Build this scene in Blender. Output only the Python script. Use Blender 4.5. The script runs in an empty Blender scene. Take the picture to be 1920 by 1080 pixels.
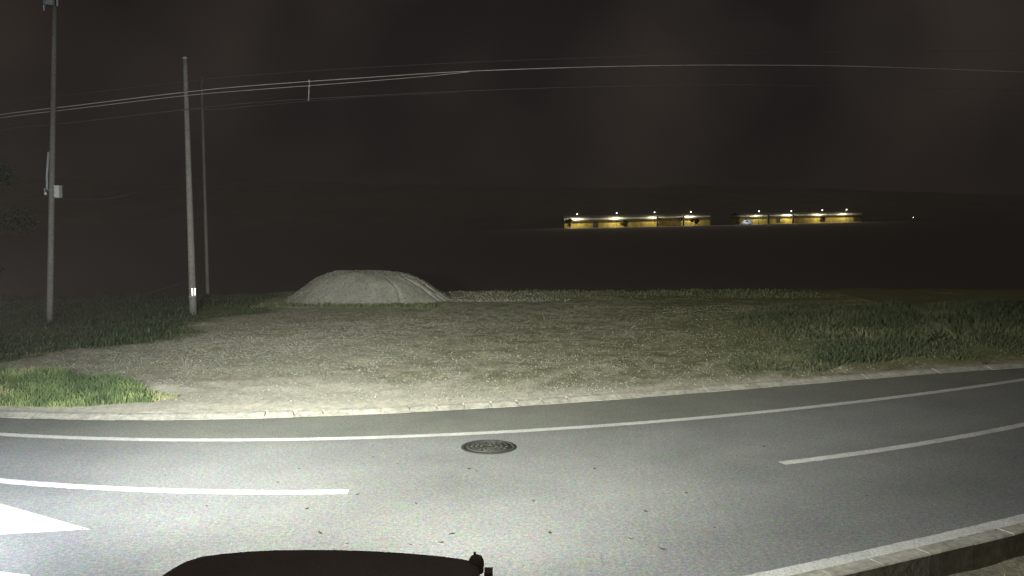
import bpy, math, random
import numpy as np
from mathutils import Vector, Matrix, noise as mnoise

SC = bpy.context.scene
COL = SC.collection
random.seed(7)
RNG = np.random.default_rng(7)

# ------------------------------------------------------------ camera
F_PX, CAM_H = 1650.0, 3.2
PITCH = math.atan(128.0 / F_PX)
cam_d = bpy.data.cameras.new('camera')
cam = bpy.data.objects.new('camera', cam_d)
COL.objects.link(cam)
cam.location = (0, 0, CAM_H)
cam.rotation_euler = (math.pi / 2 - PITCH, 0, 0)
cam_d.sensor_width = 36.0
cam_d.lens = 36.0 * F_PX / 1920.0
cam_d.clip_start = 0.05
cam_d.clip_end = 6000
SC.camera = cam

# ------------------------------------------------------------ world: overcast night sky with added fill glow overhead
W = bpy.data.worlds.new('World')
SC.world = W
W.use_nodes = True
wn, wl = W.node_tree.nodes, W.node_tree.links
wn.clear()
wo = wn.new('ShaderNodeOutputWorld')
wb = wn.new('ShaderNodeBackground')
tc = wn.new('ShaderNodeTexCoord')
sep = wn.new('ShaderNodeSeparateXYZ')
wl.new(tc.outputs['Generated'], sep.inputs[0])
n1 = wn.new('ShaderNodeTexNoise')
n1.inputs['Scale'].default_value = 5.5
n1.inputs['Detail'].default_value = 2.0
n1.inputs['Roughness'].default_value = 0.45
wl.new(tc.outputs['Generated'], n1.inputs['Vector'])
cr = wn.new('ShaderNodeValToRGB')
cr.color_ramp.elements[0].position = 0.36
cr.color_ramp.elements[0].color = (0.0112, 0.0098, 0.0094, 1)
cr.color_ramp.elements[1].position = 0.74
cr.color_ramp.elements[1].color = (0.032, 0.0245, 0.0205, 1)
wl.new(n1.outputs['Fac'], cr.inputs['Fac'])
hi = wn.new('ShaderNodeMapRange')          # sky overhead, out of view, brightened as added ambient fill
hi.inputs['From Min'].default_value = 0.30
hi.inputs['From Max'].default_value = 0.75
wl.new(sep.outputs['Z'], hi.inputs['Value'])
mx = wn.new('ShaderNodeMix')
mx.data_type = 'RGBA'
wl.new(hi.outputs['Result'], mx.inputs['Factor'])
lowr = wn.new('ShaderNodeMapRange')         # the sky dims towards the horizon
lowr.inputs['From Min'].default_value = 0.02
lowr.inputs['From Max'].default_value = 0.16
lowr.inputs['To Min'].default_value = 0.50
lowr.inputs['To Max'].default_value = 0.98
wl.new(sep.outputs['Z'], lowr.inputs['Value'])
dim = wn.new('ShaderNodeVectorMath')
dim.operation = 'SCALE'
wl.new(cr.outputs['Color'], dim.inputs[0])
wl.new(lowr.outputs['Result'], dim.inputs['Scale'])
wl.new(dim.outputs[0], mx.inputs[6])
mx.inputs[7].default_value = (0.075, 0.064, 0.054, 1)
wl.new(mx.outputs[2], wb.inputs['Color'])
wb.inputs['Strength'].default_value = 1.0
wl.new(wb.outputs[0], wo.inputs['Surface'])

SC.view_settings.view_transform = 'Standard'
SC.view_settings.look = 'None'
SC.view_settings.gamma = 1
SC.view_settings.exposure = 0.0
SC.render.engine = 'CYCLES'
SC.cycles.max_bounces = 4


# ------------------------------------------------------------ headlights of the vehicle the camera rides on
def spot(name, loc, target, power, cone, blend, color, size=0.12):
    d = bpy.data.lights.new(name, 'SPOT')
    d.energy = power
    d.spot_size = math.radians(cone)
    d.spot_blend = blend
    d.color = color
    d.shadow_soft_size = size
    o = bpy.data.objects.new(name, d)
    COL.objects.link(o)
    o.location = loc
    o.rotation_euler = (Vector(target) - Vector(loc)).to_track_quat('-Z', 'Y').to_euler()
    return o


spot('headlight_left_beam', (-6.4, 5.2, 3.0), (-8.2, 9.0, 0), 6000, 160, 1.0, (0.88, 0.93, 1.0))
spot('headlight_far_beam', (-3.6, 3.5, 3.3), (-4.0, 26.0, 0.9), 11800, 60, 1.0, (0.97, 0.99, 0.94))
spot('headlight_yard_beam', (-3.6, 3.5, 3.3), (4.0, 28.0, 0.2), 16500, 76, 1.0, (0.99, 1.0, 0.90))
spot('headlight_right_beam', (-3.2, 4.6, 2.8), (11.5, 16.5, 0.3), 6800, 80, 1.0, (0.98, 1.0, 0.95))
spot('headlight_core_beam', (-4.3, 5.0, 2.6), (-6.5, 15.5, 0.0), 1500, 66, 1.0, (0.88, 0.93, 1.0))


# ------------------------------------------------------------ helpers
def at(px, py, Y):
    """the point at distance Y ahead that the photograph shows at (px, py)"""
    a = (px - 960) / F_PX
    b = -(py - 540) / F_PX
    dy = math.cos(PITCH) + b * math.sin(PITCH)
    dz = -math.sin(PITCH) + b * math.cos(PITCH)
    return Vector((a * Y / dy, Y, CAM_H + dz * Y / dy))


def tag(o, label=None, cat=None, group=None, kind=None):
    if label: o['label'] = label
    if cat: o['category'] = cat
    if group: o['group'] = group
    if kind: o['kind'] = kind
    return o


def empty(name, loc=(0, 0, 0), rz=0.0):
    o = bpy.data.objects.new(name, None)
    COL.objects.link(o)
    o.location = loc
    o.rotation_euler = (0, 0, rz)
    return o


def copy_tree(o, parent=None):
    c = o.copy()
    COL.objects.link(c)
    c.parent = parent
    for ch in list(o.children):
        copy_tree(ch, c)
    return c


class MB:
    def __init__(s):
        s.v = []; s.f = []; s.sm = []

    def add(s, vs, fs, smooth=False):
        b = len(s.v)
        s.v += [tuple(p) for p in vs]
        s.f += [tuple(i + b for i in f) for f in fs]
        s.sm += [smooth] * len(fs)

    def box(s, c, d, rz=0.0, taper=0.0):
        cx, cy, cz = c; x, y, z = d[0] / 2, d[1] / 2, d[2] / 2
        vs = []
        for k, (sx, sy, sz) in enumerate([(-1, -1, -1), (1, -1, -1), (1, 1, -1), (-1, 1, -1), (-1, -1, 1), (1, -1, 1), (1, 1, 1), (-1, 1, 1)]):
            t = 1 - taper if sz > 0 else 1
            px, py = sx * x * t, sy * y * t
            vs.append((cx + px * math.cos(rz) - py * math.sin(rz), cy + px * math.sin(rz) + py * math.cos(rz), cz + sz * z))
        s.add(vs, [(0, 3, 2, 1), (4, 5, 6, 7), (0, 1, 5, 4), (1, 2, 6, 5), (2, 3, 7, 6), (3, 0, 4, 7)])

    def tube(s, pts, rad, n=8, cap=True):
        pts = [Vector(p) for p in pts]
        if not hasattr(rad, '__len__'): rad = [rad] * len(pts)
        rings = []
        up = Vector((0, 0, 1))
        for i, p in enumerate(pts):
            t = (pts[min(i + 1, len(pts) - 1)] - pts[max(i - 1, 0)]).normalized()
            a = t.cross(up)
            if a.length < 0.05: a = t.cross(Vector((0, 1, 0)))
            a.normalize(); b = t.cross(a).normalized()
            rings.append([p + (a * math.cos(q) + b * math.sin(q)) * rad[i] for q in (2 * math.pi * k / n for k in range(n))])
        vs = [v for r in rings for v in r]
        fs = [(i * n + k, i * n + (k + 1) % n, (i + 1) * n + (k + 1) % n, (i + 1) * n + k) for i in range(len(pts) - 1) for k in range(n)]
        if cap:
            fs += [tuple(range(n))[::-1], tuple((len(pts) - 1) * n + k for k in range(n))]
        s.add(vs, fs, True)

    def lathe(s, prof, n=32, c=(0, 0, 0)):
        vs = [(c[0] + r * math.cos(2 * math.pi * k / n), c[1] + r * math.sin(2 * math.pi * k / n), c[2] + z) for r, z in prof for k in range(n)]
        m = len(prof)
        fs = [(i * n + k, i * n + (k + 1) % n, (i + 1) * n + (k + 1) % n, (i + 1) * n + k) for i in range(m - 1) for k in range(n)]
        s.add(vs, fs, True)

    def build(s, name, mat, parent=None, auto=True):
        me = bpy.data.meshes.new(name)
        me.from_pydata(s.v, [], s.f)
        me.polygons.foreach_set('use_smooth', s.sm)
        me.update()
        if mat: me.materials.append(mat)
        o = bpy.data.objects.new(name, me)
        COL.objects.link(o)
        if parent: o.parent = parent
        return o


def np_mesh(name, V, Fc, mat, parent=None, attrs=None, smooth=False):
    """V (n,3); Fc (m,k) faces of equal size"""
    me = bpy.data.meshes.new(name)
    V = np.asarray(V, dtype=np.float32); Fc = np.asarray(Fc, dtype=np.int32)
    m, k = Fc.shape
    me.vertices.add(len(V)); me.vertices.foreach_set('co', V.ravel())
    me.loops.add(m * k); me.loops.foreach_set('vertex_index', Fc.ravel())
    me.polygons.add(m); me.polygons.foreach_set('loop_start', np.arange(0, m * k, k, dtype=np.int32))
    if smooth: me.polygons.foreach_set('use_smooth', np.ones(m, dtype=bool))
    me.update(calc_edges=True)
    for an, av in (attrs or {}).items():
        a = me.attributes.new(an, 'FLOAT', 'POINT')
        a.data.foreach_set('value', np.asarray(av, dtype=np.float32))
    me.validate()
    if mat: me.materials.append(mat)
    o = bpy.data.objects.new(name, me)
    COL.objects.link(o)
    if parent: o.parent = parent
    return o


# ------------------------------------------------------------ materials
def new_mat(name, rough=0.8, metal=0.0, spec=0.3):
    m = bpy.data.materials.new(name)
    m.use_nodes = True
    b = m.node_tree.nodes['Principled BSDF']
    b.inputs['Roughness'].default_value = rough
    b.inputs['Metallic'].default_value = metal
    b.inputs['Specular IOR Level'].default_value = spec
    return m, m.node_tree.nodes, m.node_tree.links, b


def noise_node(nn, ll, vec, scale, detail=3, rough=0.55):
    n = nn.new('ShaderNodeTexNoise')
    n.inputs['Scale'].default_value = scale
    n.inputs['Detail'].default_value = detail
    n.inputs['Roughness'].default_value = rough
    ll.new(vec, n.inputs['Vector'])
    return n


def ramp(nn, ll, fac, stops):
    r = nn.new('ShaderNodeValToRGB')
    e = r.color_ramp.elements
    while len(e) < len(stops): e.new(0.5)
    for i, (p, c) in enumerate(stops):
        e[i].position = p; e[i].color = (*c, 1)
    ll.new(fac, r.inputs['Fac'])
    return r


def mixc(nn, ll, fac, a, b, mode='MIX'):
    m = nn.new('ShaderNodeMix'); m.data_type = 'RGBA'; m.blend_type = mode
    for sock, val in ((m.inputs['Factor'], fac), (m.inputs[6], a), (m.inputs[7], b)):
        if hasattr(val, 'links') or isinstance(val, bpy.types.NodeSocket): ll.new(val, sock)
        elif isinstance(val, tuple): sock.default_value = (*val, 1) if len(val) == 3 else val
        else: sock.default_value = val
    return m.outputs[2]


def speckled(name, c1, c2, scale=60, rough=0.85, bump=0.3, dist=0.01, big=1.2, metal=0.0, chroma=0.0, spec=0.3):
    m, nn, ll, b = new_mat(name, rough, metal, spec)
    t = nn.new('ShaderNodeTexCoord').outputs['Object']
    n = noise_node(nn, ll, t, scale, 3, 0.7)
    n2 = noise_node(nn, ll, t, big, 3)
    r = ramp(nn, ll, n.outputs['Fac'], [(0.3, c1), (0.7, c2)])
    r2 = ramp(nn, ll, n2.outputs['Fac'], [(0.3, (0.8, 0.8, 0.8)), (0.7, (1.15, 1.15, 1.15))])
    c = mixc(nn, ll, 1.0, r.outputs['Color'], r2.outputs['Color'], 'MULTIPLY')
    if chroma:
        n3 = noise_node(nn, ll, t, scale * 0.6, 2, 0.6)
        c = mixc(nn, ll, chroma, c, n3.outputs['Color'], 'OVERLAY')
    ll.new(c, b.inputs['Base Color'])
    bp = nn.new('ShaderNodeBump')
    bp.inputs['Strength'].default_value = bump
    bp.inputs['Distance'].default_value = dist
    ll.new(n.outputs['Fac'], bp.inputs['Height'])
    ll.new(bp.outputs[0], b.inputs['Normal'])
    return m


def asphalt_mat():
    m, nn, ll, b = new_mat('asphalt', 0.82, 0, 0.25)
    t = nn.new('ShaderNodeTexCoord').outputs['Object']
    fine = noise_node(nn, ll, t, 75, 2, 0.8)
    vo = nn.new('ShaderNodeTexVoronoi'); vo.inputs['Scale'].default_value = 60
    ll.new(t, vo.inputs['Vector'])
    big = noise_node(nn, ll, t, 0.55, 4, 0.6)
    r = ramp(nn, ll, fine.outputs['Fac'], [(0.26, (0.098, 0.101, 0.098)), (0.52, (0.172, 0.177, 0.170)), (0.76, (0.30, 0.305, 0.288))])
    c = mixc(nn, ll, 0.16, r.outputs['Color'], vo.outputs['Color'], 'OVERLAY')
    # coarse stone tints, faint tyre paths and stains
    mid = noise_node(nn, ll, t, 7.5, 3, 0.7)
    c = mixc(nn, ll, 0.22, c, mid.outputs['Color'], 'OVERLAY')
    agg = noise_node(nn, ll, t, 24, 2, 0.7)
    ra = ramp(nn, ll, agg.outputs['Fac'], [(0.30, (0.76, 0.76, 0.76)), (0.5, (1.0, 1.0, 1.0)), (0.70, (1.22, 1.22, 1.22))])
    c = mixc(nn, ll, 1.0, c, ra.outputs['Color'], 'MULTIPLY')
    c = mixc(nn, ll, 0.22, c, agg.outputs['Color'], 'OVERLAY')
    rb = ramp(nn, ll, big.outputs['Fac'], [(0.3, (0.84, 0.85, 0.85)), (0.5, (1.0, 1.0, 1.0)), (0.7, (1.1, 1.1, 1.08))])
    c = mixc(nn, ll, 1.0, c, rb.outputs['Color'], 'MULTIPLY')
    st = noise_node(nn, ll, t, 3.3, 5, 0.75)
    rs = ramp(nn, ll, st.outputs['Fac'], [(0.0, (0.55, 0.55, 0.55)), (0.27, (0.62, 0.62, 0.62)), (0.33, (1, 1, 1))])
    c = mixc(nn, ll, 1.0, c, rs.outputs['Color'], 'MULTIPLY')
    # weathered strip along the far shoulder: greener, darker
    at_ = nn.new('ShaderNodeAttribute'); at_.attribute_name = 'shoulder'
    c = mixc(nn, ll, at_.outputs['Fac'], c, mixc(nn, ll, 1.0, c, (0.92, 0.93, 0.82), 'MULTIPLY'))
    wh = nn.new('ShaderNodeAttribute'); wh.attribute_name = 'wheel'
    c = mixc(nn, ll, wh.outputs['Fac'], c, mixc(nn, ll, 1.0, c, (1.06, 1.06, 1.055), 'MULTIPLY'))
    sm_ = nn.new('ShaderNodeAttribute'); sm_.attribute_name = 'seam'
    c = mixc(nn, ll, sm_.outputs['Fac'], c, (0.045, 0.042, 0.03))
    ll.new(c, b.inputs['Base Color'])
    bp = nn.new('ShaderNodeBump'); bp.inputs['Strength'].default_value = 0.45; bp.inputs['Distance'].default_value = 0.008
    ll.new(fine.outputs['Fac'], bp.inputs['Height'])
    ll.new(bp.outputs[0], b.inputs['Normal'])
    return m


def paint_mat():
    m, nn, ll, b = new_mat('road_paint', 0.6, 0, 0.3)
    t = nn.new('ShaderNodeTexCoord').outputs['Object']
    n = noise_node(nn, ll, t, 38, 4, 0.8)
    n2 = noise_node(nn, ll, t, 3.0, 3, 0.6)
    r = ramp(nn, ll, n.outputs['Fac'], [(0.33, (0.20, 0.20, 0.19)), (0.44, (0.46, 0.46, 0.43)), (0.62, (0.64, 0.64, 0.60))])
    r2 = ramp(nn, ll, n2.outputs['Fac'], [(0.3, (0.78, 0.78, 0.78)), (0.6, (1, 1, 1))])
    ll.new(mixc(nn, ll, 1.0, r.outputs['Color'], r2.outputs['Color'], 'MULTIPLY'), b.inputs['Base Color'])
    return m


def ground_mat():
    m, nn, ll, b = new_mat('earth_and_gravel', 0.95, 0, 0.15)
    t = nn.new('ShaderNodeTexCoord').outputs['Object']
    fine = noise_node(nn, ll, t, 26, 4, 0.75)
    patch = noise_node(nn, ll, t, 0.9, 5, 0.65)
    patch2 = noise_node(nn, ll, t, 2.6, 4, 0.7)
    vo = nn.new('ShaderNodeTexVoronoi'); vo.inputs['Scale'].default_value = 22
    ll.new(t, vo.inputs['Vector'])
    def A(n):
        a = nn.new('ShaderNodeAttribute'); a.attribute_name = n; return a.outputs['Fac']
    gravel = ramp(nn, ll, fine.outputs['Fac'], [(0.3, (0.18, 0.178, 0.125)), (0.5, (0.345, 0.342, 0.25)), (0.72, (0.55, 0.545, 0.42))]).outputs['Color']
    gravel = mixc(nn, ll, 0.22, gravel, vo.outputs['Color'], 'OVERLAY')
    green = ramp(nn, ll, fine.outputs['Fac'], [(0.3, (0.085, 0.09, 0.045)), (0.7, (0.24, 0.245, 0.12))]).outputs['Color']
    sand = ramp(nn, ll, fine.outputs['Fac'], [(0.3, (0.34, 0.325, 0.255)), (0.7, (0.56, 0.54, 0.44))]).outputs['Color']
    grn = noise_node(nn, ll, t, 9, 3, 0.8)
    gm = nn.new('ShaderNodeMath'); gm.operation = 'ADD'
    ll.new(patch.outputs['Fac'], gm.inputs[0]); ll.new(patch2.outputs['Fac'], gm.inputs[1])
    gm2 = nn.new('ShaderNodeMath'); gm2.operation = 'ADD'
    ll.new(gm.outputs[0], gm2.inputs[0]); ll.new(A('green'), gm2.inputs[1])
    gf = nn.new('ShaderNodeMapRange'); gf.inputs['From Min'].default_value = 1.16; gf.inputs['From Max'].default_value = 1.48
    ll.new(gm2.outputs[0], gf.inputs['Value'])
    c = mixc(nn, ll, gf.outputs['Result'], gravel, green)
    c = mixc(nn, ll, A('field'), c, ramp(nn, ll, fine.outputs['Fac'], [(0.3, (0.085, 0.068, 0.066)), (0.7, (0.19, 0.155, 0.15))]).outputs['Color'])
    sm = nn.new('ShaderNodeMath'); sm.operation = 'MULTIPLY_ADD'
    ll.new(patch2.outputs['Fac'], sm.inputs[0]); sm.inputs[1].default_value = 1.6
    sa = nn.new('ShaderNodeMath'); sa.operation = 'SUBTRACT'
    ll.new(A('sand'), sa.inputs[0]); sa.inputs[1].default_value = 0.80
    ll.new(sa.outputs[0], sm.inputs[2])
    sf = nn.new('ShaderNodeMapRange'); sf.inputs['From Min'].default_value = 0.35; sf.inputs['From Max'].default_value = 0.75
    ll.new(sm.outputs[0], sf.inputs['Value'])
    c = mixc(nn, ll, sf.outputs['Result'], c, sand)
    rg = ramp(nn, ll, grn.outputs['Fac'], [(0.3, (0.68, 0.68, 0.68)), (0.5, (1.0, 1.0, 1.0)), (0.7, (1.25, 1.25, 1.25))])
    c = mixc(nn, ll, 1.0, c, rg.outputs['Color'], 'MULTIPLY')
    c = mixc(nn, ll, 0.2, c, grn.outputs['Color'], 'OVERLAY')
    ll.new(c, b.inputs['Base Color'])
    bp = nn.new('ShaderNodeBump'); bp.inputs['Strength'].default_value = 0.6; bp.inputs['Distance'].default_value = 0.016
    ll.new(fine.outputs['Fac'], bp.inputs['Height'])
    ll.new(bp.outputs[0], b.inputs['Normal'])
    return m


def tone_mat(name, stops, rough=0.7, trans=0.0):
    m, nn, ll, b = new_mat(name, rough, 0, 0.25)
    a = nn.new('ShaderNodeAttribute'); a.attribute_name = 'tone'
    r = ramp(nn, ll, a.outputs['Fac'], stops)
    ll.new(r.outputs['Color'], b.inputs['Base Color'])
    return m


def emit_mat(name, col, strength):
    m, nn, ll, b = new_mat(name)
    b.inputs['Base Color'].default_value = (*col, 1)
    b.inputs['Emission Color'].default_value = (*col, 1)
    b.inputs['Emission Strength'].default_value = strength
    return m


M = {}
M['asphalt'] = asphalt_mat()
M['paint'] = paint_mat()
M['ground'] = ground_mat()
M['concrete'] = speckled('kerb_concrete', (0.19, 0.185, 0.15), (0.36, 0.35, 0.29), 12, 0.9, 0.4, 0.01, 2.0, chroma=0.1)
M['pole'] = speckled('pole_concrete', (0.15, 0.145, 0.125), (0.27, 0.26, 0.225), 14, 0.85, 0.2, 0.01, 1.0)
M['pile'] = speckled('crushed_gravel', (0.19, 0.19, 0.155), (0.34, 0.34, 0.285), 16, 0.95, 0.8, 0.04, 1.5, chroma=0.12, spec=0.1)
M['iron'] = speckled('cast_iron', (0.018, 0.02, 0.018), (0.055, 0.055, 0.048), 40, 0.6, 0.3, 0.005, 4.0)
M['iron_worn'] = speckled('cast_iron_worn', (0.022, 0.024, 0.020), (0.05, 0.05, 0.042), 12, 0.5, 0.2, 0.005, 5.0)
M['wire'] = speckled('cable_sheath', (0.30, 0.29, 0.26), (0.42, 0.41, 0.37), 3, 0.45, 0.05, 0.002, 0.3)
M['wire_dim'] = speckled('cable_sheath_dark', (0.06, 0.06, 0.055), (0.11, 0.105, 0.10), 3, 0.5, 0.05, 0.002, 0.3)
M['grey_metal'] = speckled('galvanised_metal', (0.32, 0.34, 0.34), (0.48, 0.50, 0.50), 12, 0.5, 0.05, 0.002, 2.0)
M['box_white'] = speckled('pale_box_paint', (0.55, 0.56, 0.54), (0.68, 0.69, 0.66), 12, 0.5, 0.05, 0.002, 2.0)
M['tape'] = speckled('reflective_tape', (0.93, 0.94, 0.93), (0.97, 0.97, 0.96), 30, 0.3, 0.02, 0.001, 2.0, metal=1.0)
M['plastic'] = speckled('black_plastic', (0.26, 0.235, 0.215), (0.38, 0.35, 0.32), 260, 0.75, 0.25, 0.001, 6.0)
M['hill'] = speckled('wooded_hill', (0.12, 0.115, 0.105), (0.16, 0.155, 0.14), 0.05, 1.0, 0.0, 0.1, 0.01)
M['roof'] = speckled('dark_roof_sheet', (0.05, 0.05, 0.045), (0.09, 0.088, 0.08), 1.5, 0.6, 0.1, 0.02, 0.1)
M['eave'] = speckled('pale_eave_sheet', (0.32, 0.32, 0.28), (0.55, 0.54, 0.48), 0.8, 0.6, 0.1, 0.02, 0.1)
M['wall_y'] = speckled('ochre_wall', (0.28, 0.21, 0.04), (0.66, 0.54, 0.13), 0.55, 0.85, 0.1, 0.02, 0.08)
M['dark'] = speckled('dark_steel', (0.02, 0.02, 0.02), (0.05, 0.05, 0.045), 1.0, 0.7, 0.1, 0.02, 0.1)
M['lamp'] = emit_mat('lit_lamp_glass', (1.0, 0.95, 0.85), 5.0)
M['bark'] = speckled('bark', (0.05, 0.04, 0.03), (0.12, 0.10, 0.08), 20, 0.95, 0.5, 0.02, 2.0)
M['grass'] = tone_mat('grass_blades', [(0.0, (0.045, 0.065, 0.030)), (0.4, (0.095, 0.14, 0.055)), (0.75, (0.19, 0.24, 0.09)), (1.0, (0.36, 0.33, 0.19))])
M['dry'] = tone_mat('dry_grass', [(0.0, (0.07, 0.09, 0.04)), (0.4, (0.13, 0.16, 0.065)), (0.75, (0.22, 0.235, 0.11)), (1.0, (0.38, 0.36, 0.22))])
M['dkgrass'] = tone_mat('dark_grass', [(0.0, (0.018, 0.034, 0.014)), (0.6, (0.04, 0.07, 0.028)), (1.0, (0.10, 0.12, 0.05))])
M['weed'] = tone_mat('weed_leaves', [(0.0, (0.026, 0.036, 0.020)), (0.5, (0.058, 0.073, 0.036)), (0.85, (0.115, 0.115, 0.06)), (1.0, (0.19, 0.17, 0.10))])
M['stone'] = tone_mat('gravel_stones', [(0.0, (0.13, 0.128, 0.095)), (0.5, (0.22, 0.218, 0.17)), (1.0, (0.32, 0.315, 0.255))], 0.9)
M['leaf'] = tone_mat('dry_leaf', [(0.0, (0.05, 0.035, 0.02)), (1.0, (0.11, 0.08, 0.045))])

# ------------------------------------------------------------ road plan (metres; x right, y away from the camera)
C_ASPH = (-9.83985654e-04, 1.62066777e-02, 3.01573068e-01, 1.48980639e+01)
C_LINE = (-4.97303132e-04, 2.35378959e-02, 2.32731843e-01, 1.31240629e+01)
C_DASH = (-4.09307801e-04, 3.10186004e-02, 1.76547434e-01, 1.03760273e+01)


def curve(c, x, lo=-9.5, hi=12.0):
    x = np.asarray(x, dtype=float)
    xc = np.clip(x, lo, hi)
    y = np.polyval(c, xc)
    d = np.polyval(np.polyder(c), xc)
    ex = np.clip(x, lo - 40, hi + 40) - xc
    return y + d * ex


def asph(x): return curve(C_ASPH, x)


NLX = np.array([2.11, 3.28, 4.35, 5.57]); NLY = np.array([7.7, 8.24, 8.75, 9.36])
C_NEAR = np.polyfit(NLX, NLY, 2)


def near(x): return curve(C_NEAR, x, 1.5, 9.0)      # near side of the road: outer edge of the white line


def ss(a, b, v):
    t = np.clip((np.asarray(v, dtype=float) - a) / (b - a), 0, 1)
    return t * t * (3 - 2 * t)


# simple value noise on arrays
_P = RNG.random((64, 64))


def vn(x, y, s):
    x = np.asarray(x, dtype=float) * s; y = np.asarray(y, dtype=float) * s
    xi = np.floor(x).astype(int); yi = np.floor(y).astype(int)
    fx = x - xi; fy = y - yi
    fx = fx * fx * (3 - 2 * fx); fy = fy * fy * (3 - 2 * fy)
    g = lambda i, j: _P[i % 64, j % 64]
    return (g(xi, yi) * (1 - fx) + g(xi + 1, yi) * fx) * (1 - fy) + (g(xi, yi + 1) * (1 - fx) + g(xi + 1, yi + 1) * fx) * fy


LEFT_E = np.array([(13.0, -30.0), (17.2, -14.5), (18.9, -11.0), (19.8, -10.75), (21.3, -10.15), (22.1, -8.9), (24.3, -8.4), (26.0, -9.4), (28.0, -9.2), (29.8, -7.8), (31.5, -8.6), (33, -9.2), (60, -9.5)])


def left_edge(y): return np.interp(y, LEFT_E[:, 0], LEFT_E[:, 1])


def terrain(x, y):
    x = np.asarray(x, dtype=float); y = np.asarray(y, dtype=float)
    v = y - asph(x)
    z = np.where(v < 0.05, -0.03 - 0.30 * ss(1.5, 3.5, -v), (0.062 + 0.01 * ss(0.3, 0.8, v)) * ss(0.17, 0.24, v) - 0.03 * (1 - ss(0.17, 0.24, v)))
    z = z + 0.022 * (vn(x, y, 5.0) - 0.42) * ss(0.22, 0.32, v)
    amp = ss(0.4, 2.5, v)
    z = z + amp * (0.05 * (vn(x, y, 0.9) - 0.5) + 0.035 * (vn(x + 9, y, 2.7) - 0.5) + 0.02 * (vn(x, y + 5, 7.0) - 0.5))
    # wheel ruts crossing the gravel from the road
    for ox in (-4.4, -2.7, 0.0, 1.7):
        u = x - (2.2 + ox) - (y - 15) * 0.45 - 0.02 * (y - 15) ** 2
        z = z - amp * 0.035 * np.exp(-(u / 0.2) ** 2) * (1 - ss(24, 30, y))
    # ground falls away at left and behind
    s = left_edge(y) - x
    z = z - 0.16 * ss(0.0, 3.5, s) * ss(0.5, 3.5, v) - 0.01 * np.clip(s, 0, 30) * ss(3, 8, v)
    lx = 38.6 + 0.25 * np.sin(x * 1.3) + 0.2 * np.sin(x * 3.1) + 1.2 * ss(4, 12, x)
    z = z - 1.25 * ss(0.0, 2.0, y - lx)
    # right: verge bank under the weeds
    z = z + 0.22 * ss(3.5, 7.5, x) * ss(0.6, 2.5, v) * (1 - ss(9, 14, v))
    # broad tilt of the far fields
    z = z + ss(120, 380, y) * (0.35 + 0.0215 * np.clip(x - 20, -60, 200))
    # near right ground behind the kerb
    return z


def road_mask(x, y): return y < asph(x)


# ground: one sheet to the horizon, warped along the road edge
def axis(segs):
    out = []
    for a, b, st in segs:
        out += list(np.arange(a, b, st))
    out.append(segs[-1][1])
    return np.array(out)


gx = axis([(-1600, -400, 200), (-400, -80, 40), (-80, -30, 5), (-30, -16, 1), (-16, 20, 0.16), (20, 34, 1), (34, 80, 5), (80, 400, 20), (400, 1600, 150)])
gv = axis([(-70, -20, 10), (-20, 0, 2), (0, 0.15, 0.05), (0.15, 0.30, 0.03), (0.30, 0.36, 0.06), (0.36, 28, 0.16), (28, 50, 1.0), (50, 120, 5), (120, 420, 15), (420, 2400, 150)])
GX, GV = np.meshgrid(gx, gv)
GY = asph(GX) + GV
GZ = terrain(GX, GY)
nx, nv = len(gx), len(gv)
idx = np.arange(nx * nv).reshape(nv, nx)
quads = np.stack([idx[:-1, :-1], idx[:-1, 1:], idx[1:, 1:], idx[1:, :-1]], -1).reshape(-1, 4)
X, Y, V_ = GX.ravel(), GY.ravel(), GV.ravel()
green = 0.20 + 0.14 * ss(-5, 4, X) - 0.10 * ss(-3, -9, X) * 1.0
green = green + 0.5 * ss(-0.4, 1.2, left_edge(Y) - X)
green = green + 0.30 * ss(3.5, 7, X) + 0.30 * ss(38, 40, Y) - 0.25 * (1 - ss(0.4, 1.6, V_))
gravel_left = np.exp(-(((X + 6.2) / 3.2) ** 2 + ((Y - 21) / 2.3) ** 2))
green = green - 0.4 * gravel_left
green = np.where(V_ < -0.5, 0.25, green)
green = np.maximum(green, 0.8 * ss(38.0, 39.5, Y))
sand = (1 - ss(0.3, 4.2, V_)) * (1 - ss(-4, 5, X)) * 1.0 + 0.45 * (1 - ss(0.25, 1.1, V_)) + 0.55 * np.exp(-(((X + 4.6) / 2.4) ** 2 + ((Y - 16) / 2.2) ** 2))
for ox in (-2.2, -0.5, 2.2, 3.9):
    u_ = X - ox - (Y - 15) * 0.45 - 0.02 * (Y - 15) ** 2
    sand = sand + 0.42 * np.exp(-(u_ / 0.24) ** 2) * (1 - ss(20, 27, Y))
sand = np.where(V_ < 0, 0, sand)
np_mesh('ground', np.stack([X, Y, GZ.ravel()], 1), quads, M['ground'], attrs={'green': green, 'sand': sand, 'field': 0.9 * ss(38.5, 42, Y)}, smooth=True)['kind'] = 'structure'

# road sheet
rx = axis([(-60, -14, 2), (-14, 20, 0.2), (20, 60, 2)])
rt = np.concatenate([np.linspace(0, 0.98, 60) ** 0.7, [0.991, 0.9945, 0.9975, 1.0]])
RX, RT = np.meshgrid(rx, rt)
top = asph(RX) + 0.02
kerb_in = near(RX) - 0.26
bot = np.where(RX < 1.5, -25.0, kerb_in - 0.02)
w = ss(1.2, 2.4, RX)
bot = np.where((RX > 1.1) & (RX < 2.4), -25.0 * (1 - w) + (near(np.maximum(RX, 1.5)) - 0.28) * w, bot)
bot = np.minimum(bot, top - 1)
RY = bot + (top - bot) * RT
idr = np.arange(RX.size).reshape(RX.shape)
rq = np.stack([idr[:-1, :-1], idr[:-1, 1:], idr[1:, 1:], idr[1:, :-1]], -1).reshape(-1, 4)
sh = ss(-0.25, 0.05, (RY - curve(C_LINE, RX)).ravel())
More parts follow.
